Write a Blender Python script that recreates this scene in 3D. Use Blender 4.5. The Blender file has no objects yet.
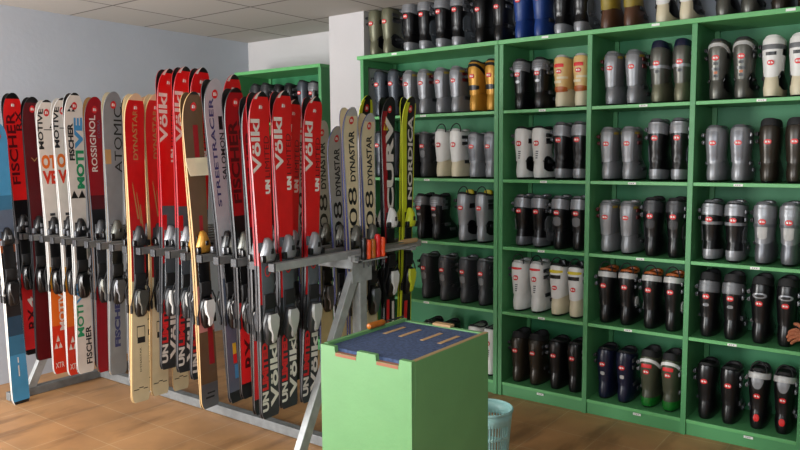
import bpy, bmesh, math, random
from mathutils import Vector, Matrix
R = random.Random(7)
C = bpy.context.scene.collection
PI = math.pi

# ------------------------------------------------------------------ materials
MATS = {}
def lin(c):
    return tuple(((v/12.92) if v <= .04045 else ((v+.055)/1.055)**2.4) for v in (x/255 for x in c))
def mat(name, rgb, rough=.5, metal=0, var=.12, scale=14, bump=0, coat=0, trans=0):
    if name in MATS: return MATS[name]
    m = bpy.data.materials.new(name); m.use_nodes = True
    nt = m.node_tree; b = nt.nodes['Principled BSDF']
    c = lin(rgb)
    tc = nt.nodes.new('ShaderNodeTexCoord'); nz = nt.nodes.new('ShaderNodeTexNoise')
    nz.inputs['Scale'].default_value = scale; nz.inputs['Detail'].default_value = 4
    nt.links.new(tc.outputs['Object'], nz.inputs['Vector'])
    rp = nt.nodes.new('ShaderNodeValToRGB')
    rp.color_ramp.elements[0].position = .3; rp.color_ramp.elements[1].position = .7
    rp.color_ramp.elements[0].color = (*[v*(1-var) for v in c], 1)
    rp.color_ramp.elements[1].color = (*[min(1, v*(1+var)) for v in c], 1)
    nt.links.new(nz.outputs['Fac'], rp.inputs['Fac'])
    nt.links.new(rp.outputs['Color'], b.inputs['Base Color'])
    b.inputs['Roughness'].default_value = rough; b.inputs['Metallic'].default_value = metal
    if coat: b.inputs['Coat Weight'].default_value = coat; b.inputs['Coat Roughness'].default_value = .15
    if trans: b.inputs['Transmission Weight'].default_value = trans
    if bump:
        bp = nt.nodes.new('ShaderNodeBump'); bp.inputs['Strength'].default_value = bump; bp.inputs['Distance'].default_value = .004
        n2 = nt.nodes.new('ShaderNodeTexNoise'); n2.inputs['Scale'].default_value = scale*12
        nt.links.new(tc.outputs['Object'], n2.inputs['Vector'])
        nt.links.new(n2.outputs['Fac'], bp.inputs['Height']); nt.links.new(bp.outputs['Normal'], b.inputs['Normal'])
    MATS[name] = m
    return m
PAL = {  # plastic / paint colours: rgb, roughness, metallic
 'black': ((16,16,18), .28, 0), 'softblack': ((20,20,22), .75, 0), 'darkgrey': ((48,49,52), .4, 0), 'slate': ((66,72,80), .35, .3),
 'grey': ((105,107,110), .4, .2), 'silver': ((136,138,142), .36, .4), 'silverdark': ((110,112,117), .35, .5), 'pewter': ((92,92,86), .33, .5),
 'white': ((215,215,212), .4, 0), 'cream': ((208,198,170), .45, 0), 'tan': ((205,172,112), .4, 0), 'rust': ((165,85,35), .4, 0),
 'gold': ((182,132,48), .35, .35), 'olive': ((108,108,88), .4, .4), 'bronze': ((48,42,34), .3, .25), 'navy': ((20,24,48), .28, 0),
 'blue': ((24,56,120), .4, 0), 'mustard': ((140,122,42), .5, 0), 'brown': ((84,54,36), .4, 0), 'green': ((22,104,34), .3, 0), 'greengrey': ((70,74,58), .35, .1),
 'red': ((214,26,26), .35, 0), 'signred': ((205,34,38), .45, 0), 'orange': ((214,104,32), .5, 0), 'yellow': ((206,186,44), .5, 0),
 'volkred': ((208,18,22), .3, 0), 'darkred': ((148,16,26), .3, 0), 'maroon': ((84,10,18), .35, 0), 'dynred': ((190,26,28), .32, 0),
 'skiwhite': ((222,216,208), .35, 0), 'skicream': ((214,200,164), .4, 0), 'skigrey': ((184,187,193), .35, .1), 'skiblack': ((20,20,22), .3, 0),
 'carbon': ((44,45,48), .35, 0), 'skiblue': ((64,140,184), .35, 0), 'skisilver': ((142,147,156),.33,.25), 'midblue': ((48,108,142),.35,0), 'deepblue': ((30,64,88),.35,0), 'bluegrey': ((92,104,124), .35, .1), 'wood': ((98,74,50), .45, 0), 'pink': ((196,130,124), .45, 0),
 'lime': ((196,206,40), .45, 0), 'motgreen': ((28,146,96), .4, 0), 'motblue': ((70,150,204), .4, 0), 'motorange': ((226,110,30), .4, 0), 'motred': ((212,54,28), .4, 0),
 'motyellow': ((224,160,40), .4, 0), 'edgewood': ((182,148,98), .55, 0), 'goldtext': ((170,130,80), .45, 0), 'deepred': ((70,8,14), .4, 0), 'indigo': ((52,58,110), .4, 0), 'lightgrey': ((178,178,176), .4, .1),
 'steel': ((150,150,152), .3, .9), 'amber': ((170,96,26), .3, 0), 'orangered': ((244,84,34), .3, 0),
 'smoke': ((92,98,104), .25, .1), 'label': ((225,228,222), .6, 0), 'wornwood': ((184,150,108), .7, 0), 'rawwood': ((160,138,96), .7, 0), 'redwood': ((150,98,74), .8, 0),
}
def P(k):
    rgb, ro, me = PAL[k]
    return mat(k, rgb, ro, me, var=.07)

# ------------------------------------------------------------------ mesh helpers
def obj(name, bm, mats, parent=None, smooth=True, angle=40):
    me = bpy.data.meshes.new(name)
    bmesh.ops.recalc_face_normals(bm, faces=bm.faces)
    bm.to_mesh(me); bm.free()
    for m in (mats if isinstance(mats, (list, tuple)) else [mats]): me.materials.append(m)
    if smooth:
        me.polygons.foreach_set('use_smooth', [True]*len(me.polygons))
        me.set_sharp_from_angle(angle=math.radians(angle))
    o = bpy.data.objects.new(name, me); C.objects.link(o)
    if parent: o.parent = parent
    return o
def tag(o, label, cat, group=None):
    o['label'] = label; o['category'] = cat
    if group: o['group'] = group
    return o
def thing(name, label, cat, loc=(0,0,0), rot=(0,0,0), group=None):
    o = bpy.data.objects.new(name, None); C.objects.link(o)
    o.empty_display_size = .05
    o.location = loc; o.rotation_euler = rot
    return tag(o, label, cat, group)
def struct(name, bm, m):
    o = obj(name, bm, m, smooth=False); o['kind'] = 'structure'; return o
def dup(root, loc, rot, label, group):
    def cp(o, par):
        c = o.copy(); C.objects.link(c); c.parent = par
        for ch in o.children: cp(ch, c)
        return c
    r = root.copy(); C.objects.link(r); r.location = loc; r.rotation_euler = rot
    r['label'] = label
    if group: r['group'] = group
    for ch in root.children: cp(ch, r)
    return r
def BM(): return bmesh.new()
def box(bm, x0, x1, y0, y1, z0, z1, bev=0, mi=0, M=None):
    r = bmesh.ops.create_cube(bm, size=1)
    vs = r['verts']
    for v in vs:
        v.co = Vector((x0 if v.co.x < 0 else x1, y0 if v.co.y < 0 else y1, z0 if v.co.z < 0 else z1))
    fs = list({f for v in vs for f in v.link_faces})
    if bev:
        es = list({e for v in vs for e in v.link_edges})
        r2 = bmesh.ops.bevel(bm, geom=es, offset=bev, segments=2, affect='EDGES', profile=.5)
        fs = [f for f in r2['faces']] + [f for f in fs if f.is_valid]
        vs = list({v for f in fs for v in f.verts})
    for f in fs: f.material_index = mi
    if M is not None:
        for v in vs: v.co = M @ v.co
    return vs
def bar(bm, a, b, w, h, up=(0,0,1), bev=.003, mi=0):
    """square section bar from a to b"""
    a, b = Vector(a), Vector(b); d = b-a; L = d.length; d.normalize()
    x = d.cross(Vector(up)); x.normalize(); u = x.cross(d)
    M = Matrix(((x.x, u.x, d.x, a.x), (x.y, u.y, d.y, a.y), (x.z, u.z, d.z, a.z), (0,0,0,1)))
    return box(bm, -w/2, w/2, -h/2, h/2, 0, L, bev, mi, M)
def loft(bm, rings, cap0=True, cap1=True, mi=0, closed=True):
    vr = [[bm.verts.new(p) for p in r] for r in rings]
    n = len(vr[0])
    for i in range(len(vr)-1):
        for j in range(n if closed else n-1):
            k = (j+1) % n
            f = bm.faces.new((vr[i][j], vr[i][k], vr[i+1][k], vr[i+1][j])); f.material_index = mi
    if cap0: f = bm.faces.new(vr[0][::-1]); f.material_index = mi
    if cap1: f = bm.faces.new(vr[-1]); f.material_index = mi
    return vr
def tube(bm, pts, r, n=8, mi=0):
    rings = []
    pts = [Vector(p) for p in pts]
    rr = r if isinstance(r, (list, tuple)) else [r]*len(pts)
    prev = None
    for i, p in enumerate(pts):
        d = (pts[min(i+1, len(pts)-1)] - pts[max(i-1, 0)]).normalized()
        x = d.orthogonal().normalized() if prev is None else (prev - d*prev.dot(d)).normalized()
        prev = x
        y = d.cross(x)
        rings.append([p + x*rr[i]*math.cos(2*PI*k/n) + y*rr[i]*math.sin(2*PI*k/n) for k in range(n)])
    loft(bm, rings, mi=mi)
def lathe(bm, prof, n=24, mi=0, axis=None):
    M = axis or Matrix.Identity(4)
    rings = [[M @ Vector((r*math.cos(2*PI*k/n), r*math.sin(2*PI*k/n), z)) for k in range(n)] for r, z in prof]
    loft(bm, rings, mi=mi)
TXT = {}
def text_mesh(s, bold=.0):
    if (s, bold) in TXT: return TXT[(s, bold)]
    cu = bpy.data.curves.new('lettering', 'FONT'); cu.body = s; cu.offset = bold; cu.resolution_u = 3
    o = bpy.data.objects.new('lettering', cu); C.objects.link(o)
    dg = bpy.context.evaluated_depsgraph_get(); e = o.evaluated_get(dg); me = e.to_mesh()
    vs = [(v.co.x, v.co.y) for v in me.vertices]; fs = [tuple(p.vertices) for p in me.polygons]
    e.to_mesh_clear(); bpy.data.objects.remove(o); bpy.data.curves.remove(cu)
    x0 = min(v[0] for v in vs); x1 = max(v[0] for v in vs); y0 = min(v[1] for v in vs); y1 = max(v[1] for v in vs)
    vs = [((x-x0)/(x1-x0), (y-y0)/(y1-y0)) for x, y in vs]
    TXT[(s, bold)] = (vs, fs)
    return TXT[(s, bold)]

# ------------------------------------------------------------------ room shell
H = 2.40; XL = -4.76; XR = 2.3; YB = 4.25; YF = -1.1
def floor_mat():
    m = bpy.data.materials.new('brown_floor_tile'); m.use_nodes = True; nt = m.node_tree; b = nt.nodes['Principled BSDF']
    g = nt.nodes.new('ShaderNodeNewGeometry'); mp = nt.nodes.new('ShaderNodeMapping')
    mp.inputs['Location'].default_value = (3.02+.281*20, -2.25+.297*20, 0)
    br = nt.nodes.new('ShaderNodeTexBrick'); br.offset = 0; br.squash = 1
    br.inputs['Scale'].default_value = 1; br.inputs['Mortar Size'].default_value = .0028; br.inputs['Mortar Smooth'].default_value = .3
    br.inputs['Brick Width'].default_value = .281; br.inputs['Row Height'].default_value = .297; br.inputs['Bias'].default_value = 0
    nt.links.new(g.outputs['Position'], mp.inputs['Vector']); nt.links.new(mp.outputs['Vector'], br.inputs['Vector'])
    br.inputs['Color1'].default_value = (*lin((188,142,96)), 1); br.inputs['Color2'].default_value = (*lin((178,133,88)), 1)
    br.inputs['Mortar'].default_value = (*lin((196,164,126)), 1)
    nz = nt.nodes.new('ShaderNodeTexNoise'); nz.inputs['Scale'].default_value = 3.5; nz.inputs['Detail'].default_value = 8
    nt.links.new(g.outputs['Position'], nz.inputs['Vector'])
    rp = nt.nodes.new('ShaderNodeValToRGB'); rp.color_ramp.elements[0].position = .3; rp.color_ramp.elements[1].position = .65
    rp.color_ramp.elements[0].color = (.74,.72,.7,1); rp.color_ramp.elements[1].color = (1.05,1.03,1,1)
    nt.links.new(nz.outputs['Fac'], rp.inputs['Fac'])
    mx = nt.nodes.new('ShaderNodeMixRGB'); mx.blend_type = 'MULTIPLY'; mx.inputs['Fac'].default_value = 1
    nt.links.new(br.outputs['Color'], mx.inputs['Color1']); nt.links.new(rp.outputs['Color'], mx.inputs['Color2'])
    m2 = nt.nodes.new('ShaderNodeMapping'); m2.inputs['Rotation'].default_value = (0, 0, .35); m2.inputs['Scale'].default_value = (4.5, 1.1, 1)
    n2 = nt.nodes.new('ShaderNodeTexNoise'); n2.inputs['Scale'].default_value = 1.6; n2.inputs['Detail'].default_value = 5
    r2 = nt.nodes.new('ShaderNodeValToRGB'); r2.color_ramp.elements[0].position = .34; r2.color_ramp.elements[1].position = .47
    r2.color_ramp.elements[0].color = (.62,.6,.58,1); r2.color_ramp.elements[1].color = (1,1,1,1)
    nt.links.new(g.outputs['Position'], m2.inputs['Vector']); nt.links.new(m2.outputs['Vector'], n2.inputs['Vector']); nt.links.new(n2.outputs['Fac'], r2.inputs['Fac'])
    mx2 = nt.nodes.new('ShaderNodeMixRGB'); mx2.blend_type = 'MULTIPLY'; mx2.inputs['Fac'].default_value = 1
    nt.links.new(mx.outputs['Color'], mx2.inputs['Color1']); nt.links.new(r2.outputs['Color'], mx2.inputs['Color2'])
    nt.links.new(mx2.outputs['Color'], b.inputs['Base Color'])
    b.inputs['Roughness'].default_value = .42
    return m
def ceil_mat():
    m = bpy.data.materials.new('ceiling_tile'); m.use_nodes = True; nt = m.node_tree; b = nt.nodes['Principled BSDF']
    g = nt.nodes.new('ShaderNodeNewGeometry'); mp = nt.nodes.new('ShaderNodeMapping')
    mp.inputs['Location'].default_value = (3.61+.64*10, -2.68+.572*10, 0)
    br = nt.nodes.new('ShaderNodeTexBrick'); br.offset = 0
    br.inputs['Scale'].default_value = 1; br.inputs['Mortar Size'].default_value = .009; br.inputs['Mortar Smooth'].default_value = .4
    br.inputs['Brick Width'].default_value = .64; br.inputs['Row Height'].default_value = .572
    nt.links.new(g.outputs['Position'], mp.inputs['Vector']); nt.links.new(mp.outputs['Vector'], br.inputs['Vector'])
    br.inputs['Color1'].default_value = (*lin((176,171,165)), 1); br.inputs['Color2'].default_value = (*lin((170,165,159)), 1)
    br.inputs['Mortar'].default_value = (*lin((96,90,86)), 1)
    nt.links.new(br.outputs['Color'], b.inputs['Base Color']); b.inputs['Roughness'].default_value = .85
    return m
WALL = mat('wall_plaster', (184,190,200), .85, var=.03, scale=3, bump=.15)
WALLW = mat('warm_wall_plaster', (190,188,189), .85, var=.03, scale=3, bump=.15)
bm = BM(); box(bm, XL-.1, XR+.1, YF-.1, YB+.1, -.1, 0); struct('floor', bm, floor_mat())
bm = BM(); box(bm, XL-.1, XR+.1, YF-.1, YB+.1, H, H+.1); struct('ceiling', bm, ceil_mat())
bm = BM(); box(bm, XL-.1, XL, YF-.1, YB+.1, 0, H); struct('wall_left', bm, WALL)
bm = BM(); box(bm, XR, XR+.1, YF-.1, YB+.1, 0, H); struct('wall_right', bm, WALL)
bm = BM(); box(bm, XL, XR, YB, YB+.1, 0, H); struct('wall_back', bm, WALLW)
bm = BM(); box(bm, -3.44, -3.13, 3.81, YB, 0, H); struct('wall_column', bm, WALLW)
bm = BM(); box(bm, -3.13, XR, 4.13, YB, 0, H); struct('wall_shelving', bm, WALL)
# front wall with a door opening and an added opening for the fill light (behind the camera)
WX0, WX1 = -4.7, -3.5
bm = BM()
box(bm, XL, WX0, YF-.1, YF, 0, H); box(bm, WX1, -1.9, YF-.1, YF, 0, H); box(bm, -1.9, .5, YF-.1, YF, 0, .9); box(bm, -1.9, .5, YF-.1, YF, 2.15, H); box(bm, .5, XR, YF-.1, YF, 0, H); box(bm, WX0, WX1, YF-.1, YF, 2.15, H); box(bm, WX0, WX1, YF-.1, YF, 0, .02)
struct('wall_front', bm, WALL)

# ------------------------------------------------------------------ green shelving
GREEN = mat('green_paint', (78,146,92), .42, var=.05, scale=5, bump=.08)
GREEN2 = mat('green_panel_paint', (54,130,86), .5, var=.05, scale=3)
GEDGE = mat('green_edge_paint', (98,172,106), .4, var=.05, scale=8)
SZ = [.0818, .5141, .9033, 1.2993, 1.6993]
YS, YK = 3.769, 4.122
def shelving(name, label, xs, xe, uprights, labels, open_left=False, board=(0,0), rows=SZ, ys=YS, yk=YK):
    t = thing(name, label, 'shelving', ((xs+xe)/2, (ys+yk)/2, 0))
    cx, cy = (xs+xe)/2, (ys+yk)/2
    def part(nm, m, par, *boxes, bev=.0015):
        b = BM()
        for (x0,x1,y0,y1,z0,z1) in boxes: box(b, x0-cx, x1-cx, y0-cy, y1-cy, z0, z1, bev)
        return obj(nm, b, m, par, smooth=False)
    part('top_board', GEDGE, t, (xs-board[0], xe+board[1], ys-.012, yk, 2.076, 2.10))
    for i, ux in enumerate(uprights):
        if open_left and i == 0:
            part('upright', GREEN, t, (ux, ux+.026, ys-.004, ys+.05, 0, 2.076), (ux, ux+.026, yk-.04, yk, 0, 2.076), (ux, ux+.026, ys+.05, yk-.04, 2.03, 2.076), (ux, ux+.026, ys+.05, yk-.04, 0, 1.699))
        else:
            part('upright', GREEN, t, (ux, ux+.026, ys-.004, yk, 0, 2.076))
    part('back_panel', GREEN2, t, (xs, xe, yk-.012, yk, 0, 2.076), bev=0)
    for i in range(len(uprights)-1):
        x0, x1 = uprights[i]+.0265, uprights[i+1]-.0005
        part('batten', GREEN, t, (x0, x0+.025, yk-.030, yk-.0125, rows[0], 2.0755))
        for k, z in enumerate(rows):
            s = part('shelf', GREEN, t, (x0, x1, ys+.008, yk-.0125, z-.017, z))
            part('shelf_edge', GEDGE, s, (x0, x1, ys, ys+.0079, z-.018, z))
            if labels:
                f = .50 + .09*math.sin(i*7+k*3.1)
                xm = x0 + (x1-x0)*f
                zz = z-.010 if k else .055
                b = BM(); box(b, xm-.021-cx, xm+.021-cx, ys-.0016-cy, ys-.0001-cy, zz-.006, zz+.006)
                lb = obj('shelf_label', b, P('label'), s, smooth=False)
                b = BM()
                for q in range(3):
                    box(b, xm-.013+q*.009-cx, xm-.008+q*.009-cx, ys-.0021-cy, ys-.0017-cy, zz-.002, zz+.002)
                obj('label_print', b, P('grey'), lb, smooth=False)
        part('kickboard', GREEN, t, (x0, x1, ys+.006, ys+.022, 0, rows[0]-.0185))
    if labels:   # little tags on the top board's edge
        for i in range(len(uprights)-1):
            xm = uprights[i] + .29 + .07*i
            b = BM(); box(b, xm-.02-cx, xm+.02-cx, ys-.0136-cy, ys-.0121-cy, 2.083, 2.095)
            obj('shelf_label', b, P('label'), t, smooth=False)
    return t
shelving('boot_shelving', 'tall green shelving with wide bays full of ski boots, behind the waste basket', -2.082, .08, [-2.082, -1.548, -1.013, -.482, .054], True, board=(.004, 0))
shelving('boot_shelving', 'narrower green shelving between the pale column and the wide green shelving', -3.128, -2.088, [-3.128, -2.114], True, open_left=True, board=(.022, 0))
shelving('boot_shelving', 'green shelving of dark boots in the far corner behind the skis', -4.50, -3.585, [-4.50, -3.611], False, ys=3.88, yk=4.235)

# ------------------------------------------------------------------ ski boots
def lerp_tab(tab, z):
    if z <= tab[0][0]: return tab[0][1:]
    for a, b in zip(tab, tab[1:]):
        if z <= b[0]:
            f = (z-a[0])/(b[0]-a[0]); f = f*f*(3-2*f)*.5 + f*.5
            return tuple(p+(q-p)*f for p, q in zip(a[1:], b[1:]))
    return tab[-1][1:]
LOW = [(0,.0395,.006,.262),(.012,.0425,.003,.266),(.03,.0455,0,.270),(.055,.0470,0,.268),(.08,.0445,.003,.255),(.105,.0415,.008,.220),(.135,.0415,.009,.180),(.165,.044,.008,.155)]
CUF = [(.105,.0440,.0045,.160),(.13,.0440,.004,.158),(.17,.0465,-.001,.154),(.21,.0505,-.005,.152),(.25,.0525,-.006,.158),(.28,.0525,-.003,.162),(.292,.0515,.0,.160)]
LIN = [(.27,.050,.004,.154),(.285,.0498,.005,.155),(.296,.0485,.008,.154),(.303,.0445,.013,.150)]
def sring(hw, y0, y1, z, off=0, n=28, e=2.7, arch=0):
    yc, ly = (y0+y1)/2, (y1-y0)/2+off
    pts = []
    for k in range(n):
        th = 2*PI*k/n; pts.append(bpt(hw+off, yc, ly, th, z + arch*math.cos(th)**2, e))
    return pts
def bpt(hw, yc, ly, th, z, e=2.7):
    s, c = math.sin(th), math.cos(th)
    return Vector((hw*math.copysign(abs(s)**(2/e), s), yc-ly*math.copysign(abs(c)**(2/e), c), z))
def surf(th, z, off, S=1):
    zz = z
    hw, y0, y1 = lerp_tab(CUF if zz >= .105 else LOW, zz)
    return bpt(hw+off, (y0+y1)/2, (y1-y0)/2+off, th, z)
def patch(bm, z0, z1, a0, a1, off=.002, ni=8, nj=10, arch_top=0, arch_bot=0, mi=0, oval=False, inner=-.003):
    """curved slab on the boot's surface between angles a0..a1 (degrees from the back, + to +x)"""
    A0, A1 = math.radians(a0), math.radians(a1); am, ah = (A0+A1)/2, (A1-A0)/2
    outer, inn = [], []
    for i in range(ni+1):
        ro, ri = [], []
        for j in range(nj+1):
            u = -1 + 2*j/nj; w = i/ni
            if oval:
                v = -1+2*w; uu = u*math.sqrt(1-v*v/2); vv = v*math.sqrt(1-u*u/2)
                th = am+ah*uu; z = (z0+z1)/2 + (z1-z0)/2*vv
            else:
                th = am+ah*u; zt = z1 - arch_top*u*u; zb = z0 + arch_bot*u*u; z = zb+(zt-zb)*w
            ro.append(bm.verts.new(surf(th, z, off))); ri.append(bm.verts.new(surf(th, z, inner)))
        outer.append(ro); inn.append(ri)
    def q(a, b, c, d):
        f = bm.faces.new((a, b, c, d)); f.material_index = mi
    for i in range(ni):
        for j in range(nj): q(outer[i][j], outer[i][j+1], outer[i+1][j+1], outer[i+1][j])
    for i in range(ni):
        q(outer[i][0], outer[i+1][0], inn[i+1][0], inn[i][0]); q(outer[i][nj], inn[i][nj], inn[i+1][nj], outer[i+1][nj])
    for j in range(nj):
        q(outer[0][j], inn[0][j], inn[0][j+1], outer[0][j+1]); q(outer[ni][j], outer[ni][j+1], inn[ni][j+1], inn[ni][j])
ST = {
 'black_badge': dict(d='black ski boot with a silver V badge on its back', low='black', cuff='black', lin='softblack', collar='grey', badge=('silver', .225, .275, 26, 'v'), dots='silver', H=0.96),
 'tan': dict(d='tan and cream ski boot with a rust-toned heel', low='cream', cuff='tan', lin='lightgrey', mark=('rust', .095, .13, 55), stick2=True, H=0.96, swoosh='cream'),
 'white': dict(d='white ski boot with black side cutouts', low='white', cuff='white', lin='softblack', side='black', stick=(.20,.235), H=1.0, script='grey'),
 'silver_heel': dict(d='black ski boot with silver collar and silver heel cap', low='black', cuff='black', lin='silverdark', collar='silver', heel='silver', H=1.06, wing='smoke', spinec='black'),
 'black_collar': dict(d='black ski boot with ridged grey collar and grey heel cap', low='black', cuff='black', lin='silverdark', collar='silver', heel='silverdark', H=1.0, wing='grey'),
 'black_patch': dict(d='black ski boot with ridged grey collar and a grey square on its shin', low='black', cuff='black', lin='silverdark', collar='silver', mark=('grey', .14, .195, 22), H=1.0, wing='darkgrey'),
 'white_red': dict(d='white ski boot with red trim, pull loop and white heel', low='white', cuff='white', lin='lightgrey', mark=('signred', .262, .276, 34), stick=(.195,.23), loop=True, H=1.0, script='grey'),
 'white_yellow': dict(d='white ski boot with yellow trim at the collar and a cream heel', low='cream', cuff='white', lin='softblack', mark=('yellow', .262, .28, 48), stick=(.16,.19), badge=('black', .228, .25, 34, 'bar'), loop=True, H=1.0, tongue='black'),
 'bronze': dict(d='dark bronze ski boot with a soft black liner', low='bronze', cuff='bronze', lin='softblack', H=0.93, tall=True),
 'black': dict(d='plain glossy black ski boot', low='black', cuff='black', lin='softblack', H=0.96),
 'silver': dict(d='silver ski boot with a paler spine and yellow liner trim', low='silver', cuff='grey', lin='silver', spine=('silver', .11, .29, 34), tab='yellow', H=.94, bk='red'),
 'silver_plain': dict(d='plain silver ski boot with a silver heel', low='silver', cuff='silver', lin='silverdark', spine=('silverdark', .12, .285, 20), H=.92),
 'pewter': dict(d='pewter ski boot with a navy padded collar', low='olive', cuff='pewter', lin='navy', dots='black', H=0.97, tall=True, band='silver'),
 'pewter_collar': dict(d='pewter ski boot with a bright silver collar', low='pewter', cuff='pewter', lin='darkgrey', rim='lightgrey', squares=True, H=0.98, side='black'),
 'black_cap': dict(d='black ski boot with ridged black collar', low='black', cuff='black', lin='softblack', collar='darkgrey', mark=('darkgrey', .15, .2, 24), H=1.02, wing='darkgrey'),
 'loop_orange': dict(d='black ski boot with orange tongue, grey collar and pull loop', low='black', cuff='black', lin='rust', collar='lightgrey', loop=True, inner='white', H=1.0),
 'navy': dict(d='dark navy ski boot', low='navy', cuff='navy', lin='softblack', mark=('lightgrey', .15, .172, 9), H=0.95),
 'green_toe': dict(d='smoky grey ski boot with translucent green heel and white collar rim', low='greengrey', cuff='greengrey', heel='green', lin='softblack', rim='white', stick2=True, H=0.95, tall=True),
 'white_big': dict(d='white ski boot with a grey collar band and cream heel', low='cream', cuff='white', lin='white', band2='grey', stick=(.165,.195), badge=('black', .215, .232, 20, 'bar'), H=0.96, side='black'),
 'silver_band': dict(d='silver-collared black ski boot with a silver ring and silver heel', low='black', cuff='black', lin='silverdark', collar='silver', heel='silver', band='silver', H=1.0, wing='silverdark'),
 'silver_ridge': dict(d='silver-grey ski boot with a ribbed spine', low='silverdark', cuff='silver', lin='silverdark', collar='silver', spine=('lightgrey', .13, .20, 22), band='silverdark', H=1.0, sole2='black'),
 'black_grey': dict(d='black ski boot with a grey padded collar', low='black', cuff='black', lin='softblack', collar='grey', dots='silver', H=1.0, tall=True),
 'black_oval': dict(d='black ski boot with a silver oval badge on its back', low='black', cuff='black', lin='softblack', badge=('silver', .235, .262, 32, 'oval'), stick=(.195,.225), H=1.0, tall=True),
 'red_heel': dict(d='black ski boot with a silver shield badge, red heel spot and pull loop', low='black', cuff='black', lin='softblack', collar='lightgrey', badge=('silver', .215, .27, 26, 'v'), stick=(.165,.195), heelspot='red', loop=True, H=1.0),
 'slate': dict(d='slate-grey ski boot with black buckle straps', low='slate', cuff='slate', lin='softblack', H=1.0, side='black'),
 'gold': dict(d='gold ski boot with black collar and strap', low='gold', cuff='gold', lin='softblack', mark=('black', .135, .165, 50), H=1.02, rim='black'),
 'dark_grey': dict(d='dark grey ski boot with pale collar', low='darkgrey', cuff='darkgrey', lin='grey', mark=('grey', .14, .19, 16), H=.96),
 'cream': dict(d='off-white ski boot with pale straps', low='cream', cuff='white', lin='lightgrey', stick=(.2,.235), H=1.0, loop=True),
 'loop_yellow': dict(d='silver and black ski boot with yellow tongue and pull loop', low='silver', cuff='silver', lin='softblack', tongue='yellow', loop=True, H=1.02, side='black'),
 'olive': dict(d='olive-grey ski boot with black straps', low='olive', cuff='olive', lin='olive', H=1.0, side='black'),
 'blue': dict(d='deep blue ski boot', low='blue', cuff='blue', lin='softblack', H=1.05),
 'mustard': dict(d='mustard ski boot with a brown lower shell', low='brown', cuff='mustard', lin='softblack', H=1.05),
}
def make_boot(style, side):
    s = ST[style]
    t = thing('ski_boot', '', 'ski boot')
    Hs = s['H']; tall = s.get('tall')
    b = BM()
    # sole with lugs
    loft(b, [sring(.038,.010,.260,0), sring(.041,.005,.264,.004), sring(.042,.003,.266,.012)])
    obj('sole', b, P(s.get('sole2', 'black')), t)
    b = BM()
    zs = [.0121,.02,.03,.042,.055,.068,.08,.092,.105,.12,.135,.15,.165]
    loft(b, [sring(*lerp_tab(LOW, z), z) for z in zs])
    obj('lower_shell', b, P(s['low']), t)
    b = BM()
    zs = [.105,.109,.12,.13,.15,.17,.19,.21,.23,.25,.265,.28,.288,.292]
    rings = []
    for z in zs:
        hw, y0, y1 = lerp_tab(CUF, z); f = max(0, (z-.2)/.092)
        g = max(0, (.13-z)/.025)
        rings.append([p + Vector((0, 0, .012*f*math.cos(2*PI*k/28)**2 + .014*g*math.sin(2*PI*k/28)**2)) for k, p in enumerate(sring(hw, y0, y1, z))])
    hw, y0, y1 = lerp_tab(CUF, .292)
    rings.append([Vector((p.x*.93, y0+.006+(p.y-y0)*.93, .295+.012*math.cos(2*PI*k/28)**2)) for k, p in enumerate(sring(hw, y0, y1, .292))])
    loft(b, rings, cap0=True, cap1=True)
    obj('cuff', b, P(s['cuff']), t)
    b = BM()
    ex = .026 if tall else 0
    rings = []
    for z, hw, y0, y1 in LIN:
        f = (z-.27)/.033
        rings.append([p+Vector((0, 0, ex*f + f*.016*math.cos(2*PI*k/28)**2)) for k, p in enumerate(sring(hw, y0, y1, z))])
    for dz, sc in ((-.004,.80),(-.03,.74),(-.05,.70)):
        hw, y0, y1 = LIN[-1][1:]; yc = (y0+y1)/2
        rings.append([Vector((p.x*sc, yc+(p.y-yc)*sc, p.z+dz)) for p in rings[3]])
    loft(b, rings)
    obj('liner', b, P(s['lin']), t)
    if s.get('tongue'):
        b = BM()
        rings = []
        for z, hw in ((.275,.03),(.295,.031),(.318,.029),(.328,.020)):
            rings.append([Vector((hw*math.cos(2*PI*k/14), .105+.03*math.sin(2*PI*k/14)*(1 if math.sin(2*PI*k/14) > 0 else .5), z+ex)) for k in range(14)])
        loft(b, rings); obj('tongue', b, P(s['tongue']), t)
    if s.get('collar'):
        b = BM(); c0 = .270 if s.get('loop') else .243
        patch(b, c0, .300, -80, 80, .0032, arch_top=.012, arch_bot=-.012)
        for q in range(0 if s.get('loop') else 3): patch(b, .252+q*.013, .257+q*.013, -60, 60, .0052, ni=2, arch_top=.006, arch_bot=-.006, inner=.002)
        obj('collar', b, P(s['collar']), t)
    if s.get('rim'):
        b = BM(); patch(b, .278, .296, -92, 92, .0030, arch_top=.050, arch_bot=-.058, ni=4, nj=20); obj('collar_rim', b, P(s['rim']), t)
    if s.get('heel'):
        b = BM(); patch(b, .012, .062, -84, 84, .003, arch_top=.006, nj=14)
        patch(b, .030, .036, -80, 80, .0045, ni=2, nj=14, inner=.002)
        obj('heel_cap', b, P(s['heel']), t)
    if s.get('band'):
        b = BM(); patch(b, .192, .208, -95, 95, .0035, ni=3, nj=16, arch_top=.006, arch_bot=-.006); obj('strap_band', b, P(s['band']), t)
    if s.get('band2'):
        b = BM(); patch(b, .245, .270, -100, 100, .0022, ni=3, nj=16, arch_top=.004, arch_bot=-.004); obj('strap_band', b, P(s['band2']), t)
    if s.get('spine'):
        k, z0, z1, a = s['spine']; b = BM(); patch(b, z0, z1, -a, a, .003, ni=12, arch_top=.008, arch_bot=.01)
        if style == 'silver_ridge':
            for q in range(5): patch(b, z0+.008+q*.012, z0+.014+q*.012, -a+6, a-6, .0048, ni=2, inner=.002)
        obj('spine', b, P(k), t)
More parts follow.
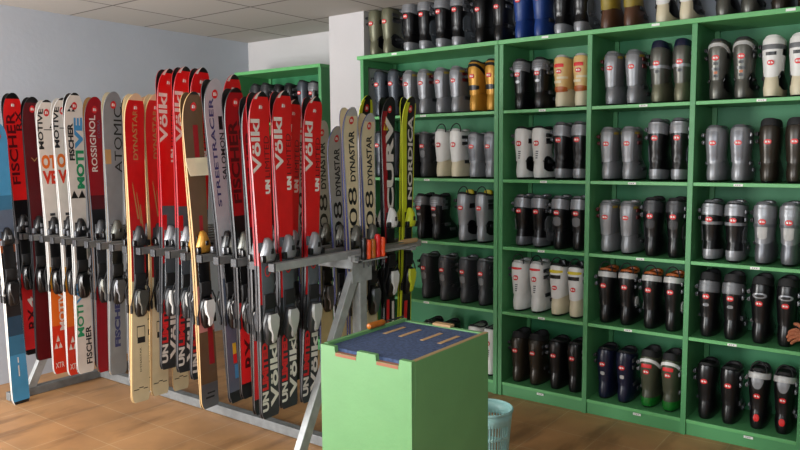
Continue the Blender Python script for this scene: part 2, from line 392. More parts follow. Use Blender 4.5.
    if s.get('spinec'):
        b = BM(); patch(b, .07, .185, -30, 30, .003, ni=10, arch_top=.01, arch_bot=.01); obj('spine', b, P(s['spinec']), t)
    if s.get('wing'):
        b = BM(); patch(b, .03, .19, 62*side if side > 0 else -112, 112 if side > 0 else -62, .005, ni=10, nj=6, arch_top=.03, arch_bot=.02); obj('side_shell', b, P(s['wing']), t)
    if s.get('side'):
        for sg in (1, -1):
            b = BM(); patch(b, .045, .14, *sorted((44*sg, 112*sg)), .0025, ni=8, nj=6, arch_top=.03, arch_bot=.02); obj('side_panel', b, P(s['side']), t)
            b = BM(); patch(b, .215, .245, *sorted((62*sg, 110*sg)), .003, ni=4, nj=6); obj('side_strap', b, P(s['side']), t)
    if s.get('mark'):
        k, z0, z1, a = s['mark']; b = BM(); patch(b, z0, z1, -a, a, .0036, ni=5, arch_top=(z1-z0)*.2, arch_bot=(z1-z0)*.2); obj('back_mark', b, P(k), t)
    if s.get('swoosh'):
        b = BM(); patch(b, .15, .165, -60, 10, .0026, ni=3); patch(b, .175, .188, -10, 60, .0026, ni=3); obj('trim_stripe', b, P(s['swoosh']), t)
    if s.get('script'):
        b = BM()
        for q in range(4): patch(b, .125+q*.013, .132+q*.013, -6+q, 2+q*2, .0026, ni=2, nj=3)
        obj('script_mark', b, P(s['script']), t)
    if s.get('squares'):
        b = BM()
        for z in (.183, .155, .12):
            b = BM(); patch(b, z, z+.014, *((-8, 8) if z != .155 else (-17, 17)), .0034, ni=3, nj=4); obj('adjuster', b, P('black'), t)
        b = BM(); patch(b, .137, .150, -6, 6, .003, ni=4, nj=4); obj('back_mark', b, P('rust'), t)
    if s.get('dots'):
        b = BM(); patch(b, .165, .183, -12, 12, .004, oval=True); obj('rivet', b, P(s['dots']), t)
    if s.get('badge'):
        k, z0, z1, a, kind = s['badge']; b = BM()
        if kind == 'oval':
            patch(b, z0, z1, -a, a, .0036, oval=True)
        elif kind == 'v': patch(b, z0, z1, -a, a, .0036, ni=10, arch_bot=(z1-z0)*.75, arch_top=.004)
        else: patch(b, z0, z1, -a, a, .003, ni=4)
        bo = obj('badge', b, P(k), t)
        if kind == 'oval':
            b = BM(); patch(b, z0+.006, z1-.006, -a*.55, a*.55, .0044, oval=True); obj('badge_centre', b, P('black'), bo)
    if s.get('heelspot'):
        b = BM(); patch(b, .045, .082, -11, 11, .003, oval=True); obj('heel_spot', b, P('red'), t)
    # red number sticker
    z0, z1 = s.get('stick', (.205, .236))
    b = BM(); patch(b, z0, z1-.004, -12, 12, .0058, oval=True, ni=8, nj=8)
    st = obj('number_sticker', b, P('signred'), t)
    b = BM(); patch(b, z0+.009, z1-.012, -7, -1, .0064, ni=2, nj=3, inner=.004); patch(b, z0+.009, z1-.012, .5, 3, .0064, ni=2, nj=2, inner=.004); patch(b, z0+.009, z1-.015, 4, 7, .0064, ni=2, nj=2, inner=.004)
    obj('sticker_number', b, P('label'), st)
    if s.get('stick2'):
        b = BM(); patch(b, .243, .265, -24, 24, .0045, ni=4, arch_top=.003); obj('red_badge', b, P('signred'), t)
    if s.get('tab'):
        
        for a0, a1 in ((40, 75), (-75, -40)):
            b = BM(); patch(b, .272, .286, a0, a1, .0028, ni=3, nj=4); obj('liner_tab', b, P('mustard'), t)
    if s.get('loop'):
        b = BM(); tube(b, [Vector((.040*math.cos(a), .02+.012*math.sin(a), .296+ex+.055*math.sin(a))) for a in [PI*i/12 for i in range(13)]], .0035, 6)
        obj('pull_loop', b, P('softblack'), t)
    if s.get('inner'):
        b = BM(); patch(b, .10, .16, 76*side if side > 0 else -100, 100 if side > 0 else -76, .004, ni=6, nj=4, arch_top=.02, arch_bot=.02); obj('side_panel', b, P(s['inner']), t)
    # buckles on the outer side
    for z, yb, lowb in ((.262,.05,0),(.222,.055,0),(.105,.10,1),(.068,.155,1)):
        b = BM(); hw, y0, y1 = lerp_tab(LOW if lowb else CUF, z)
        x = side*(hw*.985)
        box(b, min(x, x+side*.007), max(x, x+side*.007), yb-.034, yb+.03, z-.011, z+.011, .002)
        x2 = x+side*.0065
        box(b, min(x2, x2+side*.0045), max(x2, x2+side*.0045), yb-.042, yb+.012, z-.007, z+.007, .0015)
        tube(b, [(x+side*.005, yb-.036, z-.009), (x+side*.010, yb-.044, z), (x+side*.005, yb-.036, z+.009)], .0020, 5)
        obj('buckle', b, P('maroon' if (s.get('bk') and not lowb) else ('silver' if style in ('green_toe','black_oval','red_heel','silver_plain') else 'darkgrey' if s['cuff'] != 'black' else 'silverdark')), t)
    t.scale = (.93, 1, Hs*.965)
    return t
BOOTS = [
('first', 1, [('black_badge', -1.988, -1.860), ('tan', -1.738, -1.622)]),
('first', 2, [('white', -1.965, -1.844), ('silver_heel', -1.725, -1.606)]),
('first', 3, [('black_collar', -1.968, -1.842), ('black_patch', -1.722, -1.608)]),
('first', 4, [('white_red', -1.995, -1.882), ('white_yellow', -1.755, -1.633)]),
('first', 5, [('bronze', -2.000, -1.884), ('black', -1.762, -1.641)]),
('middle', 1, [('silver', -1.415, -1.299), ('pewter', -1.172, -1.054)]),
('middle', 2, [('silver', -1.465, -1.344), ('silver_heel', -1.186, -1.07)]),
('middle', 3, [('silver', -1.458, -1.342), ('black_cap', -1.214, -1.092)]),
('middle', 4, [('loop_orange', -1.470, -1.350), ('loop_orange', -1.218, -1.102)]),
('middle', 5, [('navy', -1.475, -1.359), ('green_toe', -1.243, -1.125)]),
('nearest', 1, [('pewter_collar', -.909, -.793), ('white_big', -.648, -.538)]),
('nearest', 2, [('silver_plain', -.911, -.782), ('bronze', -.655, -.539)]),
('nearest', 3, [('silver_band', -.936, -.820), ('silver_ridge', -.683, -.562)]),
('nearest', 4, [('black_grey', -.936, -.818), ('black_oval', -.687, -.571)]),
('nearest', 5, [('black', -.914, -.798), ('red_heel', -.673, -.555)]),
('narrow', 1, [('slate', -3.040, -2.916), ('silver', -2.758, -2.642), ('silver', -2.525, -2.409), ('gold', -2.286, -2.170)]),
('narrow', 2, [('slate', -3.010, -2.892), ('dark_grey', -2.765, -2.648), ('cream', -2.520, -2.401), ('silver_plain', -2.283, -2.167)]),
('narrow', 3, [('black_badge', -2.696, -2.571), ('loop_yellow', -2.369, -2.246)]),
('narrow', 4, [('dark_grey', -2.658, -2.513), ('dark_grey', -2.364, -2.231)]),
('narrow', 5, [('black', -2.629, -2.503), ('white', -2.294, -2.173)]),
('top', 0, [('olive', -3.069, -2.952), ('silver_heel', -2.783, -2.667), ('silver_heel', -2.547, -2.43), ('black', -2.256, -2.127), ('blue', -1.988, -1.872), ('silver_heel', -1.760, -1.630), ('mustard', -1.476, -1.352), ('white_big', -1.182, -1.066), ('pewter_collar', -.892, -.776), ('bronze', -.655, -.539)]),
]
ROW = {1: 'second highest level', 2: 'third level down', 3: 'fourth level down', 4: 'second lowest level', 5: 'bottom level'}
protos = {}
def place_boot(style, side, loc, rz, label, group):
    if (style, side) not in protos:
        p = make_boot(style, side); protos[(style, side)] = p
        p.location = loc; p.rotation_euler = (0,0,rz); p['label'] = label; p['group'] = group
        return p
    return dup(protos[(style, side)], loc, rz and (0,0,rz) or (0,0,0), label, group)
ORD = ['first', 'second', 'third', 'fourth', 'fifth', 'sixth', 'seventh', 'eighth', 'ninth', 'tenth']
TOPN = {'narrow': 0}
for bay, row, prs in BOOTS:
    z = 2.1 if row == 0 else SZ[5-row]
    n = len(prs)
    seen = {}
    xs = [x for p in prs for x in p[1:]]
    lo, hi = {'first': (-1.986, -1.618), 'middle': (-1.452, -1.083), 'nearest': (-.917, -.552), 'narrow': (-3.026, -2.180), 'top': (-3.07, -.45)}[bay]
    gap = [.1135 if i % 2 == 0 else .130 for i in range(len(xs)-1)]
    xs[0] = max(xs[0], lo)
    for i in range(1, len(xs)): xs[i] = max(xs[i], xs[i-1]+gap[i-1])
    xs[-1] = min(xs[-1], hi)
    for i in range(len(xs)-2, -1, -1): xs[i] = min(xs[i], xs[i+1]-gap[i])
    prs = [(p[0], xs[2*i], xs[2*i+1]) for i, p in enumerate(prs)]
    for i, (style, xa, xb) in enumerate(prs):
        mult = sum(1 for p in prs if p[0] == style)
        seen[style] = seen.get(style, 0)+1
        for q, (x, side) in enumerate(((xa, -1), (xb, 1))):
            d = ST[style]['d']
            if mult > 1: which = ORD[(seen[style]-1)*2+q] + ' of its kind from the column'
            else: which = 'nearer the column' if q == 0 else 'farther from the column'
            if row == 0: where = 'standing on top of the green shelving'
            elif bay == 'narrow': where = ROW[row] + ' of the narrow shelving'
            else: where = ROW[row] + ', ' + {'first': 'bay by narrow shelving', 'middle': 'middle bay', 'nearest': 'bay nearest the person'}[bay]
            d2 = d.split(' with ')[0] if mult > 1 else d
            label = f"{d2}, {where}, {which}" if row == 0 else f"{d2}, {where}, {which}"
            words = label.split()
            SD = {'white_red': 'white red-trimmed ski boot', 'white_yellow': 'white yellow-trimmed ski boot', 'black_collar': 'black grey-collared ski boot', 'black_patch': 'black shin-patched ski boot', 'black_grey': 'black grey-collared ski boot', 'black_oval': 'black oval-badged ski boot', 'loop_yellow': 'silver yellow-tongued ski boot', 'loop_orange': 'black orange-tongued ski boot'}
            if style in SD: d2 = SD[style]; label = f'{d2}, {where}, {which}'; words = label.split()
            if len(words) > 16:
                if mult > 1: which = ORD[(seen[style]-1)*2+q] + ' of its kind'
                else: which = 'column-side of pair' if q == 0 else 'far side of pair'
                label = f"{d2}, {where}, {which}"
            if len(label.split()) > 16:
                d2 = SD.get(style, d.split(' with ')[0]); label = f"{d2}, {where}, {which}"
            rz = R.uniform(-.012, .012)
            place_boot(style, side, (x, 3.815+R.uniform(-.006, .008), z+.0004), rz, label,
                       'boots along the top of the shelving' if row == 0 else 'rental boots on the green shelves')
CORNER = [('black_cap','black_cap','black','black','slate','black_badge'), ('black','black','dark_grey','dark_grey','bronze','bronze'), ('black_badge','black_badge','navy','navy','black','black'), ('dark_grey','dark_grey','black','black','slate','slate'), ('bronze','bronze','black','black','navy','navy')]
CROW = ['second highest level', 'third level down', 'fourth level down', 'second lowest level', 'bottom level']
for rw in range(5):
    for i, x in enumerate((-4.36, -4.245, -4.105, -3.99, -3.85, -3.735)):
        place_boot(CORNER[rw][i], (-1,1)[i % 2], (x, 3.93, SZ[4-rw]+.0004), R.uniform(-.012, .012),
                   f"far corner shelving, {CROW[rw]}, {ORD[i]} dark ski boot from the white wall", 'dark boots on the far corner shelves')

# ------------------------------------------------------------------ ski rack
GALV_LIT = mat('galvanised_steel_lit', (160,163,163), .5, .2, var=.16, scale=22, bump=.1)  # lightened copy of the rack steel, offsets braces turned from the light
GALV_SHADED = mat('galvanised_steel_shaded', (116,118,118), .55, .2, var=.18, scale=22, bump=.1)  # same rack steel, darkened: shade on rails and prongs put into the colour
CAP = P('darkgrey')
rack = thing('ski_rack', 'long galvanised steel ski rack with rows of prongs holding the skis', 'ski rack', (-3.3, 2.58, 0))
RX0, RX1 = -4.40, -2.165; RY = 2.58
def rp(name, fn, m=GALV_LIT, par=None):
    b = BM(); fn(b)
    for v in b.verts: v.co -= Vector((-3.3, 2.58, 0))
    return obj(name, b, m, par or rack, smooth=False)
rp('floor_rail', lambda b: bar(b, (RX0, 2.575, .03), (RX1, 2.575, .03), .05, .05), GALV_SHADED)
for x in (RX0, RX1):
    rp('foot_bar', lambda b: bar(b, (x, 1.97, .0262), (x, 3.2, .0262), .05, .05), GALV_SHADED)
    rp('post', lambda b: bar(b, (x, RY, .05), (x, RY, .965), .05, .05, up=(0,1,0)))
    rp('diagonal_brace', lambda b: bar(b, (x+.0005, 2.54, .90), (x+.0005, 2.10, .04), .05, .035, up=(1,0,0)))
rp('top_beam', lambda b: bar(b, (RX0-.03, RY, .94), (RX1+.02, RY, .94), .06, .05))
rp('gusset_plate', lambda b: box(b, RX1+.021, RX1+.027, 2.50, 2.64, .86, .985))
PX = [-2.21-.118*k for k in range(19)]
for k, x in enumerate(PX):
    pr = rp('prong', lambda b: bar(b, (x, 2.076, .983), (x, 3.13, .983), .034, .034), GALV_LIT if k == 0 else GALV_SHADED)
    rp('end_cap', lambda b: box(b, x-.018, x+.018, 2.066, 2.0755, .965, 1.001, .002), CAP, pr)
rp('tool_strip', lambda b: bar(b, (-2.135, 2.50, .985), (-2.135, 3.0, .985), .022, .012))
rp('tool_bracket', lambda b: box(b, -2.165, -2.124, 2.50, 2.53, .96, .985))
rp('tool_bracket', lambda b: box(b, -2.192, -2.124, 2.95, 2.98, .965, .985))

# ------------------------------------------------------------------ skis
SS = [0,.004,.01,.02,.035,.05,.08,.12,.18,.25,.32,.40,.48,.55,.60,.65,.70,.75,.80,.84,.87,.89,.905,.92,.935,.948,.96,.97,.978,.985,.991,.995,.998,1]
def sw(s):
    if s < .02: return .040+.0105*math.sin(s/.02*PI/2)
    if s < .46: f = (s-.02)/.44; f = f*f*(3-2*f); return .0505+(.041-.0505)*f
    if s < .92: f = (s-.46)/.46; f = f*f*(3-2*f); return .041+(.055-.041)*f
    f = (s-.92)/.08; return max(.006, .055*math.sqrt(max(0, 1-f**2.4)))
def sx(s):
    x = .002*math.sin(PI*min(1, max(0, (s-.04)/.84)))
    if s > .875: x += .024*((s-.875)/.125)**2
    if s < .04: x += .006*((.04-s)/.04)**2
    return x+.0012
def sth(s):
    if s > .875: return .0045
    return .0045+.0065*math.sin(PI*min(1, max(0, s/.875)))**.7
def spt(L, s, t, off=0):
    return Vector((sx(s)+sth(s)+off, t*sw(s), s*L))
TT = [-1,-.86,-.6,-.3,0,.3,.6,.86,1]
def ski_text(bm, L, string, s0, s1, t0, t1, rot=True, bold=.0, off=.0012):
    vs, fs = text_mesh(string, bold)
    V = []
    for x, y in vs:
        if rot: s = s0+(s1-s0)*x; t = t1-(t1-t0)*y
        else: s = s0+(s1-s0)*y; t = t0+(t1-t0)*x
        V.append(bm.verts.new(spt(L, s, t*min(1, .034/sw(s)) if False else t, off)))
    for f in fs:
        try: bm.faces.new([V[i] for i in f])
        except ValueError: pass
def ski_poly(bm, L, pts, off=.0012):
    # polygon in (s,t): fan of points, split along s for the curve
    V = [bm.verts.new(spt(L, s, t, off)) for s, t in pts]; bm.faces.new(V)
def ski_quad(bm, L, s0, s1, t0, t1, off=.001, n=6):
    a = [bm.verts.new(spt(L, s0+(s1-s0)*i/n, t0, off)) for i in range(n+1)]
    b = [bm.verts.new(spt(L, s0+(s1-s0)*i/n, t1, off)) for i in range(n+1)]
    for i in range(n): bm.faces.new((a[i], b[i], b[i+1], a[i+1]))
def flat_text(mo, name, color, L, items, par):
    polys = [it for it in items if it[0] == 'P']
    for g in [[it] for it in items if it[0] != 'P'] + ([polys] if polys else []):
        b = BM()
        for it in g:
            if it[0] == 'T': ski_text(b, L, *it[1:])
            elif it[0] == 'P': ski_poly(b, L, it[1])
            else: ski_quad(b, L, *it[1:])
        obj(name, b, P(color), par, smooth=False)
def tri(s, h, t0, t1):
    tm = (t0+t1)/2
    return [('P', [(s, t0), (s, tm-.03), (s+h*.45, (t0+tm)/2)]), ('P', [(s, tm+.03), (s, t1), (s+h*.45, (t1+tm)/2)]), ('P', [(s+h*.52, tm-(t1-t0)*.24), (s+h*.52, tm+(t1-t0)*.24), (s+h, tm)])]
BIND = {  # plate, toe, heel, lever
 'volkl': ('smoke', 'silver', 'darkgrey', 'lightgrey'), 'black': ('black', 'black', 'black', 'black'), 'grey': ('darkgrey', 'darkgrey', 'black', 'pewter'),
 'gold': ('black', 'gold', 'black', 'white'), 'silver': ('black', 'pewter', 'black', 'silverdark'), 'raceW': ('black', 'white', 'black', 'white'), 'raceY': ('black', 'lime', 'black', 'lime'), 'white': ('black', 'black', 'black', 'white'),
}
def bindings(t, kind, L, zt):
    pl, to, he, le = BIND[kind]
    zh = zt-.315
    x0 = sx(.5)+sth(.5)
    b = BM(); box(b, x0-.001, x0+.006, -.030, .030, zh-.06, zt+.035, .002)
    plate = obj('binding_plate', b, P(pl), t)
    if kind == 'volkl':
        b = BM()
        rings = [[Vector((x0+.0072, .016*math.cos(2*PI*k/16)*q, zt-.085+.024*math.sin(2*PI*k/16)*q)) for k in range(16)] for q in (1, .72)]
        loft(b, rings, False, False); obj('red_ring', b, P('signred'), plate, smooth=False)
    # toe piece
    b = BM(); x1 = x0+.006
    rings = []
    for z, hw, h in ((-.045,.022,.014),(-.038,.033,.028),(-.015,.037,.036),(.012,.028,.035),(.034,.021,.030),(.050,.015,.022),(.058,.009,.010)):
        rings.append([Vector((x1+h*max(0, math.sin(PI*k/12)**.6) if 0 < k < 12 else x1, -hw*math.cos(PI*k/12), zt+z)) for k in range(13)])
    loft(b, rings)
    toe = obj('toe_piece', b, P(to), t)
    for sg in (-1, 1):
        b = BM(); box(b, x1+.010, x1+.028, min(sg*.028, sg*.048), max(sg*.028, sg*.048), zt-.043, zt-.012, .004)
        obj('toe_wing', b, P('black' if to != 'black' else 'silverdark'), toe)
    b = BM(); box(b, x1+.0335, x1+.0375, -.008, .008, zt-.008, zt+.014, .0015); obj('release_screw', b, P('silver' if to == 'black' else 'black'), toe)
    # heel piece
    b = BM()
    rings = []
    for z, hw, h in ((-.085,.018,.008),(-.070,.029,.020),(-.03,.034,.030),(.015,.035,.033),(.045,.030,.033),(.058,.020,.024)):
        rings.append([Vector((x1+h*max(0, math.sin(PI*k/12)**.5) if 0 < k < 12 else x1, -hw*math.cos(PI*k/12), zh+z)) for k in range(13)])
    loft(b, rings)
    heel = obj('heel_piece', b, P(he), t)
    b = BM()
    rings = []
    for z, hw, xa, xb in ((.050,.024,.022,.032),(.030,.033,.027,.036),(-.005,.029,.026,.036),(-.035,.015,.024,.035),(-.062,.012,.020,.030),(-.074,.005,.018,.024)):
        rings.append([Vector((x1+xa, -hw, zh+z)), Vector((x1+xa, hw, zh+z)), Vector((x1+xb, hw*.8, zh+z)), Vector((x1+xb, -hw*.8, zh+z))])
    loft(b, rings)
    obj('heel_lever', b, P(le), heel)
    for sg in (-1, 1):
        b = BM()
        tube(b, [(x1+.012, sg*.030, zh+.09), (x1+.016, sg*.043, zh+.05), (x1+.006, sg*.047, zh+.01), (x1-.004, sg*.048, zh-.025)], .0034, 6)
        box(b, x1-.010, x1+.003, min(sg*.0435, sg*.0525), max(sg*.0435, sg*.0525), zh-.065, zh-.023, .003)
        obj('brake_arm', b, P('softblack'), t)
    b = BM(); box(b, x1, x1+.012, -.030, .030, zh+.07, zh+.135, .004); obj('brake_pedal', b, P('softblack'), t)
SK = {
 'red_outline': dict(L=1.57, sheet=lambda s,t: 'black' if s > .975 or .30 < s < .62 else ('red' if s > .3 else ('skiblack' if s < .02 else 'signred')), side='skiblack', base='black', bind='black',
    art=[('lettering', 'maroon', [('T','FISCHER',.66,.93,-.75,.2,True,.02)]), ('model_lettering', 'deepred', [('T','RX',.86,.935,.25,.9,True,.02), ('T','RX',.10,.18,-.4,.6,True,.02)]), ('tail_lettering', 'skiwhite', [('T','4',.185,.225,-.3,.5,True,.02)])]),
 'maroon': dict(L=1.56, sheet=lambda s,t: 'black' if s > .98 else ('maroon' if abs(t) < .8 or s > .6 else 'deepred'), side='black', base='black', bind='black', art=[('lettering','goldtext',[('T','V',.76,.775,-.4,.4,False,0)])]),
 'orange_tail': dict(L=1.61, sheet=lambda s,t: ('black' if s > .988 else 'skiwhite') if s > .36 else ('motyellow' if s > .29 else 'motorange' if s > .16 else 'motred'), side='lightgrey', base='skiwhite', bind='black',
    art=[('lettering','skiblack',[('T','MOTIVE',.825,.968,-.95,-.40,True,.03), ('Q',.893,.896,-.3,.9)]), ('logo','skiblack',tri(.9,.022,.3,.85)), ('upper_lettering','motorange',[('T','OT',.755,.805,-.85,.85,False,.05)]), ('lower_lettering','motred',[('T','VE',.700,.748,-.85,.85,False,.05)]),
         ('tail_lettering','skiwhite',[('T','MOTIVE',.16,.32,.0,.8,True,.03),('T','XTR',.022,.042,-.75,.3,False,.01)]), ('tail_logo','skiwhite',tri(.095,.05,-.8,.2)), ('size_mark','darkgrey',[('Q',.585,.595,-.35,.35)])]),
 'green_blue': dict(L=1.60, sheet=lambda s,t: 'black' if s > .99 else 'skiwhite', side='lightgrey', base='skiblack', bind='black',
    art=[('lettering','skiblack',[('T','FISCHER',.765,.895,-.75,-.15,True,.05)]), ('logo','skiblack',tri(.935,.025,-.75,.1)), ('triangle_mark','skiblack',[('P',[(.632,-.95),(.632,.0),(.66,-.5)]),('P',[(.632,.95),(.632,.0),(.66,.5)])]), ('tail_lettering','skiblack',[('T','FISCHER',.03,.17,.1,.8,True,.03)]), ('upper_lettering','motblue',[('T','VE',.805,.915,-.05,.85,True,.05),('T','VE',.255,.33,-.9,-.1,True,.03)]), ('lower_lettering','motgreen',[('T','MOTI',.665,.80,-.05,.9,True,.05),('T','MOTI',.135,.25,-.9,-.05,True,.03)])]),
 'white_black': dict(L=1.56, sheet=lambda s,t: 'darkgrey' if s > .45 else 'skiwhite', side='black', base='black', bind='black',
    art=[('lettering','skiwhite',[('T','SALOMON',.62,.84,-.5,.4,True,.02)]), ('tail_lettering','skiblack',[('T','FISCHER',.05,.24,-.6,.6,True,.05), ('Q',.03,.05,-.2,.8), ('Q',.25,.27,-.8,.3)])]),
 'dark_red': dict(L=1.51, sheet=lambda s,t: 'darkred' if s > .66 or s < .30 else ('maroon' if s > .6 else 'skiblack'), side='darkgrey', base='goldtext', bind='grey',
    art=[('lettering','skiwhite',[('T','ROSSIGNOL',.735,.935,-.55,.1,True,.015)]), ('model_lettering','bluegrey',[('T','COBRA',.855,.92,.3,.6,True,0)])]),
 'silver_scrawl': dict(L=1.53, sheet=lambda s,t: 'skisilver' if s > .8 else ('edgewood' if s > .74 and t < -.3 else 'skisilver'), side='grey', base='cream', bind='silver',
    art=[('lettering','skiblack',[('T','ATOMIC',.72,.95,.1,.95,True,.0)]), ('tail_lettering','indigo',[('T','FISCHER',.10,.30,-.4,.3,True,.05)])]),
 'gold_script': dict(L=1.55, sheet=lambda s,t: ('skicream' if s > .975 else 'dynred') if s > .42 else 'skicream', side='edgewood', base='skicream', bind='grey',
    art=[('lettering','goldtext',[('T','DYNASTAR',.79,.95,-.25,.25,True,.02)]), ('flame_stripe','goldtext',[('P',[(.60,.2),(.72,-.45),(.71,-.5),(.60,.0)]),('P',[(.585,.5),(.69,.0),(.68,-.05),(.585,.35)]),('P',[(.57,.75),(.65,.4),(.64,.3),(.57,.6)])]),
         ('tail_mark','skiblack',[('Q',.195,.215,-.35,.6),('Q',.215,.25,-.40,-.34),('Q',.215,.25,.55,.61),('Q',.248,.252,-.4,.6),('T','DYNASTAR',.10,.18,-.08,.12,True,.0),('Q',.040,.043,-.8,-.2),('Q',.045,.048,-.2,.3),('Q',.040,.043,.3,.8)])]),
 'big_red': dict(L=1.50, sheet=lambda s,t: ('skiblack' if (s > .984 and t > -.6) else 'skiwhite' if (s > .978 and t < -.55) else 'volkred') if s > .52 else ('smoke' if s > .36 else 'carbon'), side='carbon', side2='darkred', base='skiblack', bind='volkl',
    art=[('lettering','skiwhite',[('T','Völkl',.758,.92,-.92,-.02,True,.03)]), ('model_badge','skiwhite',[('T','UN',.695,.738,.30,.85,True,.08)]), ('model_lettering','maroon',[('T','LIMITED',.745,.87,.35,.85,True,.0)]),
         ('tail_lettering','skiwhite',[('T','UN',.022,.085,-.9,-.2,True,.05),('T','Völkl',.03,.23,.05,.95,True,.035)]), ('tail_model_lettering','signred',[('T','LIMITED',.09,.24,-.9,-.2,True,.06)]), ('red_stripe','volkred',[('Q',.36,.52,-.98,-.35)])]),
 'front_red': None,
 'brown_wood': dict(L=1.48, sheet=lambda s,t: 'skiblack' if s > .988 else ('wood' if s > .42 else 'pink' if s > .22 else ('wood' if s > .075 else 'silverdark')), side='edgewood', base='wood', bind='gold',
    art=[('centre_stripe','darkred',[('Q',.80,.90,-.05,.45),('Q',.14,.38,.1,.75),('Q',.50,.62,-.1,.35)]), ('lettering','skiwhite',[('T','ROSSIGNOL',.782,.79,-.5,.5,False,0)]), ('tail_mark','skiblack',[('Q',.03,.036,-.5,.5),('Q',.045,.050,-.3,.6)])]),
 'silver_racer': dict(L=1.50, sheet=lambda s,t: 'skigrey' if s > .40 else ('bluegrey' if s > .03 else 'skiblack'), side='carbon', base='skiblack', bind='white',
    art=[('lettering','indigo',[('T','STREETRACER',.62,.945,-.62,-.15,True,.02)]), ('maker_lettering','skiblack',[('T','SALOMON',.70,.84,.25,.75,True,.02),('Q',.85,.89,.3,.7)]),
         ('tail_sticker','yellow',[('Q',.155,.19,-.3,.15)]), ('tail_sticker','signred',[('Q',.125,.155,-.3,.15)]), ('tail_sticker','motblue',[('Q',.075,.12,-.2,.25)])]),
 'crimson_outline': dict(L=1.40, sheet=lambda s,t: 'black' if s > .982 or .33 < s < .60 else ('darkred' if s > .3 else ('skiblack' if s < .06 else 'signred')), side='skiblack', base='black', bind='silver',
    art=[('lettering','deepred',[('T','FISCHER',.64,.90,-.75,.2,True,.03)]), ('model_lettering','deepred',[('T','RX',.84,.935,.3,.9,True,.02),('T','RX',.10,.20,-.5,.6,True,.03)]), ('tail_lettering','skiwhite',[('T','4',.21,.25,-.4,.3,True,.02)])]),
 'cream_eight': dict(L=1.38, sheet=lambda s,t: ('lightgrey' if abs(t) > .82 or s > .97 else 'skicream') if s > .45 else 'skicream', side='indigo', base='skicream', bind='silver',
    art=[('lettering','skiblack',[('T','DYNASTAR',.745,.92,-.25,.5,True,.03)]), ('number','skiblack',[('T','08',.59,.725,-.7,.6,True,.0)]), ('stripe','skiblack',[('Q',.575,.585,-.6,.6)])]),
 'grey_eight': dict(L=1.34, sheet=lambda s,t: 'lightgrey' if s > .45 else 'skicream', side='indigo', base='skicream', bind='silver',
    art=[('lettering','skiblack',[('T','DYNASTAR',.745,.92,-.25,.5,True,.03)]), ('number','skiblack',[('T','08',.59,.725,-.7,.6,True,.0)])]),
 'black_yellow': dict(L=1.43, sheet=lambda s,t: 'lime' if abs(t) > .72 and s < .985 else 'skiblack', side='lime', base='black', bind='raceW', art=[('lettering','skiwhite',[('Q',.90,.93,-.3,.0)])]),
 'black_curve': dict(L=1.40, sheet=lambda s,t: 'skiblack' if s > .95 or s < .40 or t > -.3 else 'darkred', side='skiblack', base='black', bind='raceW',
    art=[('lettering','skiwhite',[('T','CURV',.58,.93,-.45,.75,True,.05),('Q',.05,.25,.35,.75)]), ('badge','yellow',tri(.88,.05,-.75,.0)), ('tail_stripe','signred',[('Q',.05,.26,-.6,-.1)])]),
 'black_lime': dict(L=1.42, sheet=lambda s,t: ('lime' if (t < -.35 and t > -.95) or t > .8 else 'skiblack') if .45 < s < .975 else ('lime' if abs(t) > .8 and s < .45 else 'skiblack'), side='lime', base='black', bind='raceY',
    art=[('lettering','skiwhite',[('T','NORDICA',.62,.93,-.1,.7,True,.03)]), ('tail_stripe','signred',[('Q',.05,.24,-.4,.2)])]),
 'blue_fade': dict(L=1.64, sheet=lambda s,t: 'skiblack' if s < .012 else ('skiblue' if s < .20 or s > .74 else 'midblue' if s < .255 or s > .69 else 'deepblue' if s < .33 else ('bluegrey' if s > .62 else 'rust' if s > .56 else 'skiblack')), side='skiwhite', base='lightgrey', bind='black', art=[('tail_lettering','skiwhite',[('Q',.10,.14,-.06,.06),('Q',.15,.17,-.06,.06)])]),
}
SK['back_row'] = dict(L=1.34, sheet=lambda s,t: 'carbon' if s > .45 else 'skiblack', side='black', base='black', bind='black', art=[('stripe','grey',[('Q',.70,.85,-.3,.1)])])
SK['front_red'] = dict(SK['big_red'], L=1.38)
ski_meshes = {}
